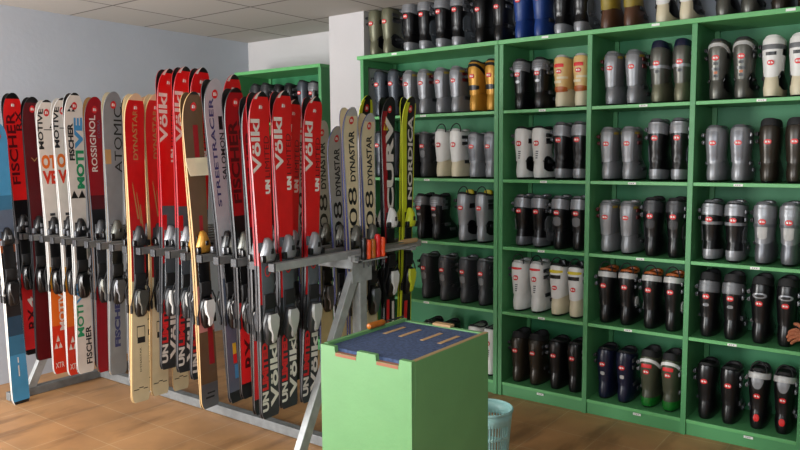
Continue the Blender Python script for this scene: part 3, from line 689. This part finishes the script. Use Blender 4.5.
def make_ski(style, zt):
    k = SK[style]; L = k['L']
    t = thing('ski', '', 'ski')
    if style in ski_meshes:
        def cp(o, par):
            c = o.copy(); C.objects.link(c); c.parent = par
            for ch in o.children: cp(ch, c)
        for o in ski_meshes[style]: cp(o, t)
    else:
        b = BM()
        n = len(SS)
        rings = []
        for s in SS:
            w = sw(s); x = sx(s); th = sth(s)
            rings.append([Vector((x, -w, s*L)), Vector((x, w, s*L)), Vector((x+th*.5, w, s*L)), Vector((x+th, w*.985, s*L)), Vector((x+th, -w*.985, s*L)), Vector((x+th*.5, -w, s*L))])
        loft(b, rings)
        for f in b.faces:
            c = f.calc_center_median(); s = c.z/L
            f.material_index = 1 if c.x < sx(min(1, max(0, s)))+.0008 else (2 if s > .5 else 0)
        body = obj('body', b, [P(k['side']), P(k['base']), P(k.get('side2', k['side']))], t)
        b = BM(); keys = []
        V = [[b.verts.new(spt(L, s, tt*.97, .0006)) for tt in TT] for s in SS]
        for i in range(n-1):
            for j in range(len(TT)-1):
                kk = k['sheet']((SS[i]+SS[i+1])/2, (TT[j]+TT[j+1])/2)
                if kk not in keys: keys.append(kk)
                f = b.faces.new((V[i][j], V[i][j+1], V[i+1][j+1], V[i+1][j])); f.material_index = keys.index(kk)
        sheet = obj('top_sheet', b, [P(q) for q in keys], t)
        for nm, col, items in k['art']: flat_text(None, nm, col, L, items, sheet)
        # number sticker on the shovel
        b = BM(); b2 = BM()
        rings = [[spt(L, .955+.0135*math.sin(2*PI*q/14), .30*math.cos(2*PI*q/14)*.054/sw(.955), .0016) for q in range(14)]]
        b.faces.new([b.verts.new(p) for p in rings[0]])
        st = obj('number_sticker', b, P('signred'), sheet, smooth=False)
        ski_quad(b2, L, .950, .960, -.17, -.02, .0022, 1); ski_quad(b2, L, .950, .960, .03, .09, .0022, 1); ski_quad(b2, L, .950, .957, .12, .17, .0022, 1)
        obj('sticker_number', b2, P('label'), st, smooth=False)
        ski_meshes[style] = [body, sheet]
    key = (style, round(zt, 2))
    if key in ski_meshes:
        def cp(o, par):
            c = o.copy(); C.objects.link(c); c.parent = par
            for ch in o.children: cp(ch, c)
        for o in ski_meshes[key]: cp(o, t)
    else:
        before = set(t.children)
        bindings(t, k['bind'], L, round(zt, 2))
        ski_meshes[key] = [c for c in t.children if c not in before]
    return t
# style, slot X, tail Y, tip Y, tip z, front label, back label, toe height
SKIS = [
 ('red_outline', -4.393, 2.134, 2.082, 1.824, 'bright red ski with outlined lettering, black binding, first in the rack beside the white wall', 'ski turned away behind the bright red outlined ski nearest the white wall'),
 ('maroon', -4.275, 2.140, 2.138, 1.798, 'dark maroon ski between the bright red ski and the orange-tailed white skis', 'ski turned away behind the plain dark maroon ski'),
 ('orange_tail', -4.157, 2.178, 2.159, 1.776, 'white ski with orange lettering and orange tail, next to the dark maroon ski', 'ski turned away behind the orange-tailed white ski beside the maroon one'),
 ('orange_tail', -4.039, 2.202, 2.190, 1.783, 'white ski with orange tail, next to the green and blue lettered ski', 'ski turned away behind the orange-tailed ski that neighbours the green-lettered one'),
 ('green_blue', -3.921, 2.196, 2.197, 1.805, 'white ski with large blue and green lettering and black triangles, tip fully in view', 'ski turned away behind the white ski with blue and green lettering'),
 ('white_black', -3.921, 2.308, 2.310, 1.775, 'grey ski with black-on-white tail, tucked behind the blue and green lettered ski', 'ski turned away behind the grey ski with the black-on-white tail'),
 ('dark_red', -3.685, 2.182, 2.177, 1.769, 'dark red ski with white lettering and a pale yellow edge', 'ski with pale base turned away behind the dark red white-lettered ski'),
 ('silver_scrawl', -3.567, 2.182, 2.217, 1.792, 'silver-grey ski with black scrawled lettering next to the dark red ski', 'ski with pale base turned away behind the silver scrawled ski'),
 ('green_blue', -3.567, 2.300, 2.330, 1.78, 'white ski with green tail, mostly hidden behind the cream-tailed red ski', 'ski turned away behind the mostly hidden green-tailed white ski'),
 ('gold_script', -3.213, 2.082, 2.115, 1.757, 'red ski with gold script and cream tail, frontmost of its kind', 'ski turned away behind the foremost gold-script red ski'),
 ('gold_script', -3.213, 2.197, 2.230, 1.762, 'red ski with gold script, between the first gold-script ski and the tall white-lettered skis', 'ski turned away behind the second gold-script red ski'),
 ('gold_script', -3.331, 2.215, 2.245, 1.755, 'red cream-tailed ski hidden one slot behind the two gold-script skis', None),
 ('gold_script', -3.213, 2.325, 2.350, 1.755, 'red cream-tailed ski hidden deepest in the slot of the gold-script skis', None),
 ('big_red', -3.095, 2.176, 2.227, 1.877, 'tall red ski with white lettering, first of three standing highest in the rack', 'ski turned away behind the first of the three tallest red skis'),
 ('big_red', -2.977, 2.188, 2.233, 1.879, 'tall red ski with white lettering, middle of three standing highest in the rack', 'ski turned away behind the middle of the three tallest red skis'),
 ('big_red', -2.859, 2.180, 2.242, 1.866, 'tall red ski, last of the three highest, partly behind the brown ski', 'ski turned away behind the last of the three tallest red skis'),
 ('brown_wood', -2.741, 2.147, 2.095, 1.737, 'brown wood-toned ski with a cream paper tag near its tip', 'ski turned away behind the brown tagged ski'),
 ('silver_racer', -2.623, 2.219, 2.120, 1.789, 'silver-grey ski with long vertical lettering, leaning beside the brown ski', 'ski turned away behind the silver long-lettered ski'),
 ('big_red', -2.741, 2.348, 2.329, 1.832, 'red ski whose rounded tip shows between the silver ski and the crimson ski', None),
 ('crimson_outline', -2.505, 2.190, 2.137, 1.743, 'crimson ski with dark outlined lettering next to the silver long-lettered ski', 'ski turned away behind the crimson ski next to the silver one'),
 ('crimson_outline', -2.387, 2.158, 2.132, 1.701, 'crimson ski mostly hidden behind the front white-lettered red ski', 'ski turned away behind the mostly hidden crimson ski'),
 ('front_red', -2.269, 2.093, 2.067, 1.708, 'red white-lettered ski at the very front of the end slot', 'ski turned away behind the foremost white-lettered red ski'),
 ('front_red', -2.269, 2.205, 2.197, 1.720, 'red white-lettered ski, second deep in the end slot', 'ski turned away behind the second-deep white-lettered red ski'),
 ('front_red', -2.387, 2.313, 2.379, 1.699, 'red ski with the lowest tip, between the second and last white-lettered red skis', None),
 ('front_red', -2.269, 2.330, 2.392, 1.707, 'red white-lettered ski, last before the pale cream skis', 'ski turned away behind the white-lettered red ski nearest the cream skis'),
 ('grey_eight', -2.387, 2.700, 2.665, 1.588, 'short greyish ski with black digits beside the last red ski', None),
 ('grey_eight', -2.505, 2.715, 2.690, 1.62, 'greyish ski with black digits glimpsed just past the last red ski', None),
 ('grey_eight', -2.623, 2.690, 2.665, 1.63, 'greyish ski glimpsed in the gap between the last two red skis', None),
 ('back_row', -2.741, 2.705, 2.690, 1.58, 'dark grey ski on the back prongs, first of its row behind the white-lettered red skis', None),
 ('back_row', -2.859, 2.710, 2.700, 1.57, 'dark grey ski on the back prongs, second of its row behind the red skis', None),
 ('back_row', -2.977, 2.705, 2.690, 1.58, 'dark grey ski on the back prongs, third of its row behind the crimson skis', None),
 ('back_row', -3.095, 2.710, 2.700, 1.57, 'dark grey ski on the back prongs, fourth of its row behind the silver ski', None),
 ('back_row', -3.213, 2.705, 2.690, 1.58, 'dark grey ski on the back prongs, fifth of its row behind the brown ski', None),
 ('cream_eight', -2.269, 2.672, 2.640, 1.673, 'cream ski with black digits, the one nearest the red skis', 'ski turned away behind the cream ski nearest the red skis'),
 ('cream_eight', -2.387, 2.815, 2.780, 1.640, 'cream ski with black digits, half hidden between the two other cream skis', None),
 ('cream_eight', -2.269, 2.785, 2.774, 1.651, 'cream ski with black digits, the one nearest the black skis', 'ski turned away behind the cream ski nearest the black skis'),
 ('black_yellow', -2.387, 2.945, 2.900, 1.750, 'black ski with yellow edges behind the cream skis', None),
 ('black_curve', -2.269, 2.930, 2.941, 1.739, 'black ski with tall white letters and a red panel, next to the lime-edged ski', 'ski turned away behind the black ski with tall white letters'),
 ('black_lime', -2.269, 3.062, 3.121, 1.750, 'black ski with a wide lime stripe, at the deep end of the rack', 'ski turned away behind the lime-striped black ski'),
]
BL = {'red_outline': .68}
for style, X, yb, yt, zt, lab, lab2 in SKIS:
    L = SK[style]['L']
    a = -math.asin((yt-yb)/L*.98)
    zb = zt - L*math.cos(a)
    ytail = yt - L*math.sin(-a)
    toe = (1.050 if style not in ('black_curve','black_lime','black_yellow') else 1.115) - zb
    for mate, lb in ((0, lab), (1, lab2)):
        if lb is None: continue
        t = make_ski(style, toe)
        t.location = (X, ytail, zb); t.rotation_euler = (a, 0, 0) if not mate else (-a, 0, PI)
        t['label'] = lb; t['group'] = 'skis hanging in the steel rack'
# the blue pair leaning at the left end
t = make_ski('blue_fade', .99); t.location = (-4.30, 1.998, .0025); t.rotation_euler = (.032, 0, 0)
t['label'] = 'blue ski standing on the floor at the end of the rack by the white wall'; t['group'] = 'skis standing at the rack end'
t = make_ski('blue_fade', .99); t.location = (-4.302, 1.998, .0025); t.rotation_euler = (-.032, 0, PI)
t['label'] = 'ski turned away, pressed against the back of the blue ski by the white wall'; t['group'] = 'skis standing at the rack end'
# paper tag folded over the brown ski
b = BM()
Lw = SK['brown_wood']['L']
rings = []
for s, off, ws in ((.745,.016,.9),(.765,.012,1.0),(.785,.006,1.05),(.80,.0035,1.05)):
    p0 = spt(Lw, s, -1.05*ws, off); p1 = spt(Lw, s, 1.15*ws, off+.004)
    rings.append([p0, p1, p1+Vector((.0012,0,0)), p0+Vector((.0012,0,0))])
loft(b, rings)
tg = obj('paper_tag', b, mat('tag_paper', (226,214,180), .8)); tg.location = (-2.741, 2.147, .257); tg.rotation_euler = (.0352, 0, 0)
tag(tg, 'cream paper tag folded across the brown ski', 'tag')

# ------------------------------------------------------------------ screwdrivers and file on the rack end
for i, (y, col, name) in enumerate(((2.545,'black','black'), (2.578,'orangered','bright orange'), (2.612,'amber','amber'), (2.648,'red','translucent red'), (2.684,'orangered','red-orange'))):
    t = thing('screwdriver', f'screwdriver with {name} handle in the strip at the rack end' + (', beside the amber one' if i == 1 else ', by the file' if i == 4 else ''), 'screwdriver', (-2.107, y, .966), (0, 0, 0), 'screwdrivers in the strip at the rack end')
    b = BM()
    hgt = (.105,.092,.092,.112,.095)[i]
    lathe(b, [(.006,.0005),(.013,.004),(.0148,.02),(.0125,.03),(.0142,.045),(.0148,hgt-.012),(.012,hgt-.003),(.005,hgt)], 12)
    obj('handle', b, P(col), t)
    b = BM(); lathe(b, [(.003,-.035),(.003,.002)], 8); obj('shaft', b, P('darkgrey'), t)
rp('tool_rail', lambda b: box(b, -2.1235, -2.1115, 2.52, 2.71, .959, .9655))
rp('tool_rail', lambda b: (box(b, -2.1025, -2.0970, 2.50, 2.71, .959, .9655)))
rp('tool_bracket', lambda b: box(b, -2.1235, -2.0970, 2.50, 2.5195, .959, .9655))
t = thing('file', 'metal file with a pale wooden handle resting on the rack end', 'file', (-2.16, 2.75, 1.009), (0, 0, -.02))
b = BM(); bar(b, (0,0,0), (0,.16,0), .022, .008); obj('blade', b, P('steel'), t, smooth=False)
b = BM(); lathe(b, [(.004,.13),(.009,.135),(.0115,.16),(.013,.20),(.012,.25),(.0125,.275),(.008,.285)], 14, axis=Matrix.Rotation(-PI/2, 4, 'X')); obj('handle', b, P('wornwood'), t)

# ------------------------------------------------------------------ green workbench counter
CX0, CX1, CY0, CY1, CH = -1.684, -1.298, 1.795, 2.278, .80
BGREEN = mat('bench_green_paint', (98,150,95), .5, var=.05, scale=6, bump=.1)
t = thing('work_bench', 'small green painted work bench with a blue carpet top in front of the ski rack', 'work bench', ((CX0+CX1)/2, (CY0+CY1)/2, 0))
ox, oy = (CX0+CX1)/2, (CY0+CY1)/2
def cpart(nm, m, boxes, bev=.002, par=None):
    b = BM()
    for (x0,x1,y0,y1,z0,z1) in boxes: box(b, x0-ox, x1-ox, y0-oy, y1-oy, z0, z1, bev)
    return obj(nm, b, m, par or t, smooth=False)
th = .018
# front panel with two notches in its top edge
def notched(name, y0, y1):
    b = BM()
    prof = [(CX0,0),(CX1,0),(CX1,CH),(-1.345,CH),(-1.348,CH-.020),(-1.440,CH-.020),(-1.443,CH),(-1.520,CH),(-1.523,CH-.020),(-1.618,CH-.020),(-1.621,CH),(CX0,CH)]
    f = [b.verts.new((x-ox, y0-oy, z)) for x, z in prof]; k = [b.verts.new((x-ox, y1-oy, z)) for x, z in prof]
    b.faces.new(f); b.faces.new(k[::-1])
    for i in range(len(prof)):
        j = (i+1) % len(prof); b.faces.new((f[i], f[j], k[j], k[i])).material_index = 1 if (prof[i][1] > .7 and prof[j][1] > .7 and prof[i][1] < CH-.01 and prof[j][1] < CH-.01) else 0
    return obj(name, b, [BGREEN, P('redwood')], t, smooth=False)
notched('front_panel', CY0, CY0+th)
cpart('side_panel', BGREEN, [(CX1-th, CX1, CY0+th+.0005, CY1, 0, CH-.004)])
cpart('side_panel', BGREEN, [(CX0, CX0+th, CY0+th+.0005, CY1, 0, CH+.002)])
cpart('back_panel', BGREEN, [(CX0+th+.0005, CX1-th-.0005, CY1-th, CY1, 0, CH-.004)])
carp = mat('blue_carpet', (68,86,122), .95, var=.35, scale=90, bump=.8)
top = cpart('carpet_top', carp, [(CX0+th+.0005, CX1-th-.0005, CY0+th+.0005, CY1-th-.0005, CH-.022, CH-.009)], 0)
cpart('worn_edge', P('rawwood'), [(CX1-th+.001, CX1-.001, CY0+th+.002, CY1, CH-.004, CH-.0025)], 0)
for x in (-1.612, -1.540, -1.444, -1.370):
    sl = cpart('slot', P('wornwood'), [(x-.008, x+.008, 2.06, 2.185, CH-.009, CH-.0075)], 0, top)
cpart('chipped_edge', P('redwood'), [(-1.616, -1.525, CY0-.0012, CY0-.0001, CH-.032, CH-.021)], 0)
cpart('chipped_edge', P('redwood'), [(-1.438, -1.350, CY0-.0012, CY0-.0001, CH-.032, CH-.021)], 0)
cpart('batten', P('wornwood'), [(-1.53, -1.45, 2.255, 2.285, CH-.004, CH+.006)], .002)
t2 = thing('screwdriver', 'screwdriver with an orange-brown handle lying along the bench rim', 'screwdriver', (-1.668, 2.035, CH+.0155), (0, 0, -.02))
b = BM(); lathe(b, [(.006,.0),(.011,.004),(.0125,.02),(.012,.07),(.0125,.085),(.008,.095)], 12, axis=Matrix.Rotation(-PI/2, 4, 'X')); obj('handle', b, P('amber'), t2)
b = BM(); lathe(b, [(.0035,.09),(.0035,.215)], 8, axis=Matrix.Rotation(-PI/2, 4, 'X')); obj('shaft', b, P('darkgrey'), t2)

# ------------------------------------------------------------------ waste basket
BASK = mat('aqua_plastic', (158,206,204), .4, var=.03)
BX, BY, BH = -1.632, 2.855, .28
t = thing('waste_basket', 'pale aqua slotted plastic waste basket on the floor behind the bench', 'basket', (BX, BY, 0))
b = BM()
N = 96
zs = [0, .02, .035, .085, .10, .150, .165, .215, .235, .272]
def br(z): return .093+.024*z/.28
slots = {2: 1, 4: 1, 6: 1}
V = [[b.verts.new((br(z)*math.cos(2*PI*k/N), br(z)*math.sin(2*PI*k/N), z)) for k in range(N)] for z in zs]
for i in range(len(zs)-1):
    for k in range(N):
        if i in slots and k % 2 == 0 and (k % 32) > 6: continue
        b.faces.new((V[i][k], V[i][(k+1) % N], V[i+1][(k+1) % N], V[i+1][k]))
b.faces.new(V[0][::-1])
o = obj('body', b, BASK, t)
md = o.modifiers.new('thickness', 'SOLIDIFY'); md.thickness = .0025; md.offset = -1
b = BM()
rings = []
for k in range(N//2):
    a = 2*PI*k/(N//2)
    rings.append([Vector(((.1165+.005*math.cos(q))*math.cos(a), (.1165+.005*math.cos(q))*math.sin(a), .274+.007*math.sin(q))) for q in [2*PI*j/8 for j in range(8)]])
rings.append([v.copy() for v in rings[0]])
loft(b, rings, False, False); bmesh.ops.remove_doubles(b, verts=b.verts, dist=1e-5)
obj('rim', b, BASK, t)

# ------------------------------------------------------------------ person reaching in from the side
SKIN = mat('skin', (176,108,78), .5, var=.06)
def skin_obj(name, chains, m, parent=None, lv=2):
    """chains: list of [(point, radius), ...]; the first point of a later chain may repeat an earlier point to branch from it"""
    me = bpy.data.meshes.new(name); vs, es, rad, roots, idx = [], [], [], [], {}
    for ch in chains:
        prev = None
        for i, (p, r) in enumerate(ch):
            key = tuple(round(c, 4) for c in p)
            if key in idx: k = idx[key]
            else:
                k = len(vs); idx[key] = k; vs.append(p); rad.append(r)
                if i == 0: roots.append(k)
            if prev is not None: es.append((prev, k))
            prev = k
    me.from_pydata(vs, es, [])
    o = bpy.data.objects.new(name, me); C.objects.link(o)
    sk = o.modifiers.new('skin', 'SKIN'); sk.use_smooth_shade = True
    if not me.skin_vertices: me.skin_vertices.new()
    for i, r in enumerate(rad): me.skin_vertices[0].data[i].radius = (r, r)
    for k in roots: me.skin_vertices[0].data[k].use_root = True
    sb = o.modifiers.new('smooth', 'SUBSURF'); sb.levels = lv; sb.render_levels = lv
    me.materials.append(m)
    dg = bpy.context.evaluated_depsgraph_get(); ev = o.evaluated_get(dg); nm = bpy.data.meshes.new_from_object(ev)
    o.modifiers.clear(); o.data = nm; nm.name = name
    if not nm.materials: nm.materials.append(m)
    nm.polygons.foreach_set('use_smooth', [True]*len(nm.polygons))
    if parent: o.parent = parent
    return o
person = thing('person', 'person in a dark jacket just outside the frame, fingers reaching for the black oval-badged boot', 'person')
body = skin_obj('body', [
  [((.12,3.10,.44),.10),((.11,3.11,.62),.095),((.09,3.14,.82),.11),((.07,3.17,.97),.085),((.06,3.19,1.04),.055),((.05,3.21,1.09),.055),((.045,3.225,1.17),.088),((.045,3.225,1.25),.075)],
  [((.07,3.17,.97),.085),((-.09,3.22,.95),.055),((-.17,3.32,.80),.045),((-.26,3.42,.67),.04),((-.36,3.55,.64),.033),((-.44,3.645,.625),.025),((-.475,3.685,.615),.026)],
  [((.07,3.17,.97),.085),((.24,3.19,.95),.055),((.31,3.30,.76),.045),((.24,3.42,.60),.04),((.16,3.46,.57),.03),((.11,3.47,.56),.028),((.06,3.47,.55),.015)],
  [((.12,3.10,.44),.10),((.0,3.14,.40),.07),((-.03,3.44,.47),.05),((-.02,3.36,.25),.042),((-.02,3.28,.07),.034),((-.03,3.36,.035),.034),((-.035,3.45,.03),.028)],
  [((.12,3.10,.44),.10),((.25,3.14,.40),.07),((.29,3.44,.47),.05),((.28,3.36,.25),.042),((.28,3.28,.07),.034),((.29,3.36,.035),.034),((.295,3.45,.03),.028)],
  # fingers and thumb of the reaching hand
  [((-.470,3.676,.628),.011),((-.497,3.712,.632),.0095),((-.520,3.735,.618),.0088),((-.532,3.746,.600),.0075)],
  [((-.474,3.682,.618),.011),((-.503,3.720,.615),.0095),((-.527,3.745,.596),.0088),((-.539,3.757,.577),.0075)],
  [((-.474,3.684,.607),.011),((-.500,3.722,.598),.0092),((-.523,3.746,.579),.0085),((-.534,3.758,.562),.0072)],
  [((-.470,3.684,.597),.010),((-.492,3.718,.583),.0085),((-.512,3.740,.566),.0078),((-.521,3.751,.552),.0066)],
  [((-.450,3.652,.632),.012),((-.466,3.666,.655),.0105),((-.488,3.690,.662),.0092),((-.506,3.710,.658),.0078)],
], SKIN, person)
JACK = mat('dark_jacket_cloth', (42,46,56), .85, bump=.3); TROU = mat('trouser_cloth', (50,52,60), .85, bump=.3)
skin_obj('jacket', [
  [((.12,3.10,.34),.15),((.12,3.10,.46),.165),((.11,3.11,.62),.15),((.09,3.14,.82),.155),((.07,3.17,.96),.125),((.062,3.185,1.0),.08)],
  [((.07,3.17,.96),.125),((-.09,3.22,.95),.08),((-.17,3.32,.80),.058),((-.26,3.42,.67),.052),((-.36,3.55,.64),.044),((-.395,3.592,.634),.04)],
  [((.07,3.17,.96),.125),((.24,3.19,.95),.08),((.31,3.30,.76),.058),((.24,3.42,.60),.052),((.18,3.45,.575),.042)]], JACK, person)
skin_obj('trousers', [
  [((.115,3.105,.54),.125),((.12,3.10,.42),.14),((.0,3.14,.40),.105),((-.03,3.44,.47),.076),((-.02,3.36,.25),.065),((-.02,3.28,.075),.052)],
  [((.12,3.10,.42),.14),((.25,3.14,.40),.10),((.29,3.44,.47),.076),((.28,3.36,.25),.065),((.28,3.28,.075),.052)]], TROU, person)
skin_obj('hair', [[((.045,3.185,1.14),.075),((.045,3.19,1.20),.098),((.045,3.205,1.265),.098),((.045,3.215,1.315),.06)]], P('softblack'), person)
for x in (-.03, .285):
    b = BM(); rings = []
    for y, hw, h in ((3.24,.03,.05),(3.27,.042,.095),(3.34,.044,.08),(3.42,.046,.06),(3.49,.038,.045),(3.51,.02,.03)):
        rings.append([Vector((x+hw*math.cos(2*PI*k/12), y, h/2+.001+h/2*math.sin(2*PI*k/12))) for k in range(12)])
    loft(b, rings); obj('shoe', b, P('softblack'), person)
for dx in (-.03, .03):
    b = BM(); lathe(b, [(.002,0),(.010,.002),(.012,.006),(.006,.010)], 10, axis=Matrix.Translation((.045+dx, 3.308, 1.19)) @ Matrix.Rotation(-PI/2, 4, 'X'))
    obj('eye', b, P('softblack'), person)
b = BM(); tube(b, [(.045,3.306,1.195),(.045,3.322,1.165),(.045,3.326,1.155),(.045,3.31,1.148)], [.007,.010,.012,.008], 8); obj('nose', b, SKIN, person)
b = BM(); tube(b, [(.022,3.300,1.118),(.045,3.310,1.116),(.068,3.300,1.118)], .005, 6); obj('mouth', b, P('pink'), person)
for sg in (-1, 1):
    b = BM(); lathe(b, [(.004,-.008),(.02,-.004),(.022,.004),(.008,.008)], 12, axis=Matrix.Translation((.045+sg*.088, 3.22, 1.175)) @ Matrix.Rotation(PI/2, 4, 'Y'))
    obj('ear', b, SKIN, person)

# ------------------------------------------------------------------ light
def area(name, loc, rot, sx_, sy_, power, col):
    l = bpy.data.lights.new(name, 'AREA'); l.shape = 'RECTANGLE'; l.size = sx_; l.size_y = sy_; l.energy = power; l.color = col
    o = bpy.data.objects.new(name, l); C.objects.link(o); o.location = loc; o.rotation_euler = rot
    return o
area('doorway_daylight', ((WX0+WX1)/2, YF-.05, 1.08), (PI/2, 0, 0), WX1-WX0, 2.1, 250, (1,.985,.955))
area('front_fill_light', (-.7, YF-.05, 1.52), (PI/2, 0, 0), 2.4, 1.25, 66, (.93,.97,1))  # added frontal fill, stands in for a camera flash
area('overhead_fill_light', (-.4, .6, H-.06), (0, 0, 0), 1.2, .3, 18, (1,.96,.9))  # added overhead fill for general ambience, no lamp fitting behind it
w = bpy.data.worlds.new('World'); bpy.context.scene.world = w; w.use_nodes = True
w.node_tree.nodes['Background'].inputs['Color'].default_value = (.75,.85,1,1); w.node_tree.nodes['Background'].inputs['Strength'].default_value = .6

# ------------------------------------------------------------------ camera
f, pitch, yaw, roll, hc = 724.189, .09626, .64077, -.00745, 1.44569
cd = bpy.data.cameras.new('camera'); cam = bpy.data.objects.new('camera', cd); C.objects.link(cam)
cd.sensor_width = 36; cd.lens = 36*f/800; cd.clip_start = .02
cam.location = (0, 0, hc)
cam.rotation_euler = (Matrix.Rotation(yaw, 3, 'Z') @ Matrix.Rotation(PI/2-pitch, 3, 'X') @ Matrix.Rotation(roll, 3, 'Z')).to_euler()
sc = bpy.context.scene; sc.camera = cam
sc.view_settings.view_transform = 'Standard'; sc.view_settings.look = 'None'; sc.view_settings.gamma = 1; sc.view_settings.use_curve_mapping = False
sc.view_settings.exposure = -.05
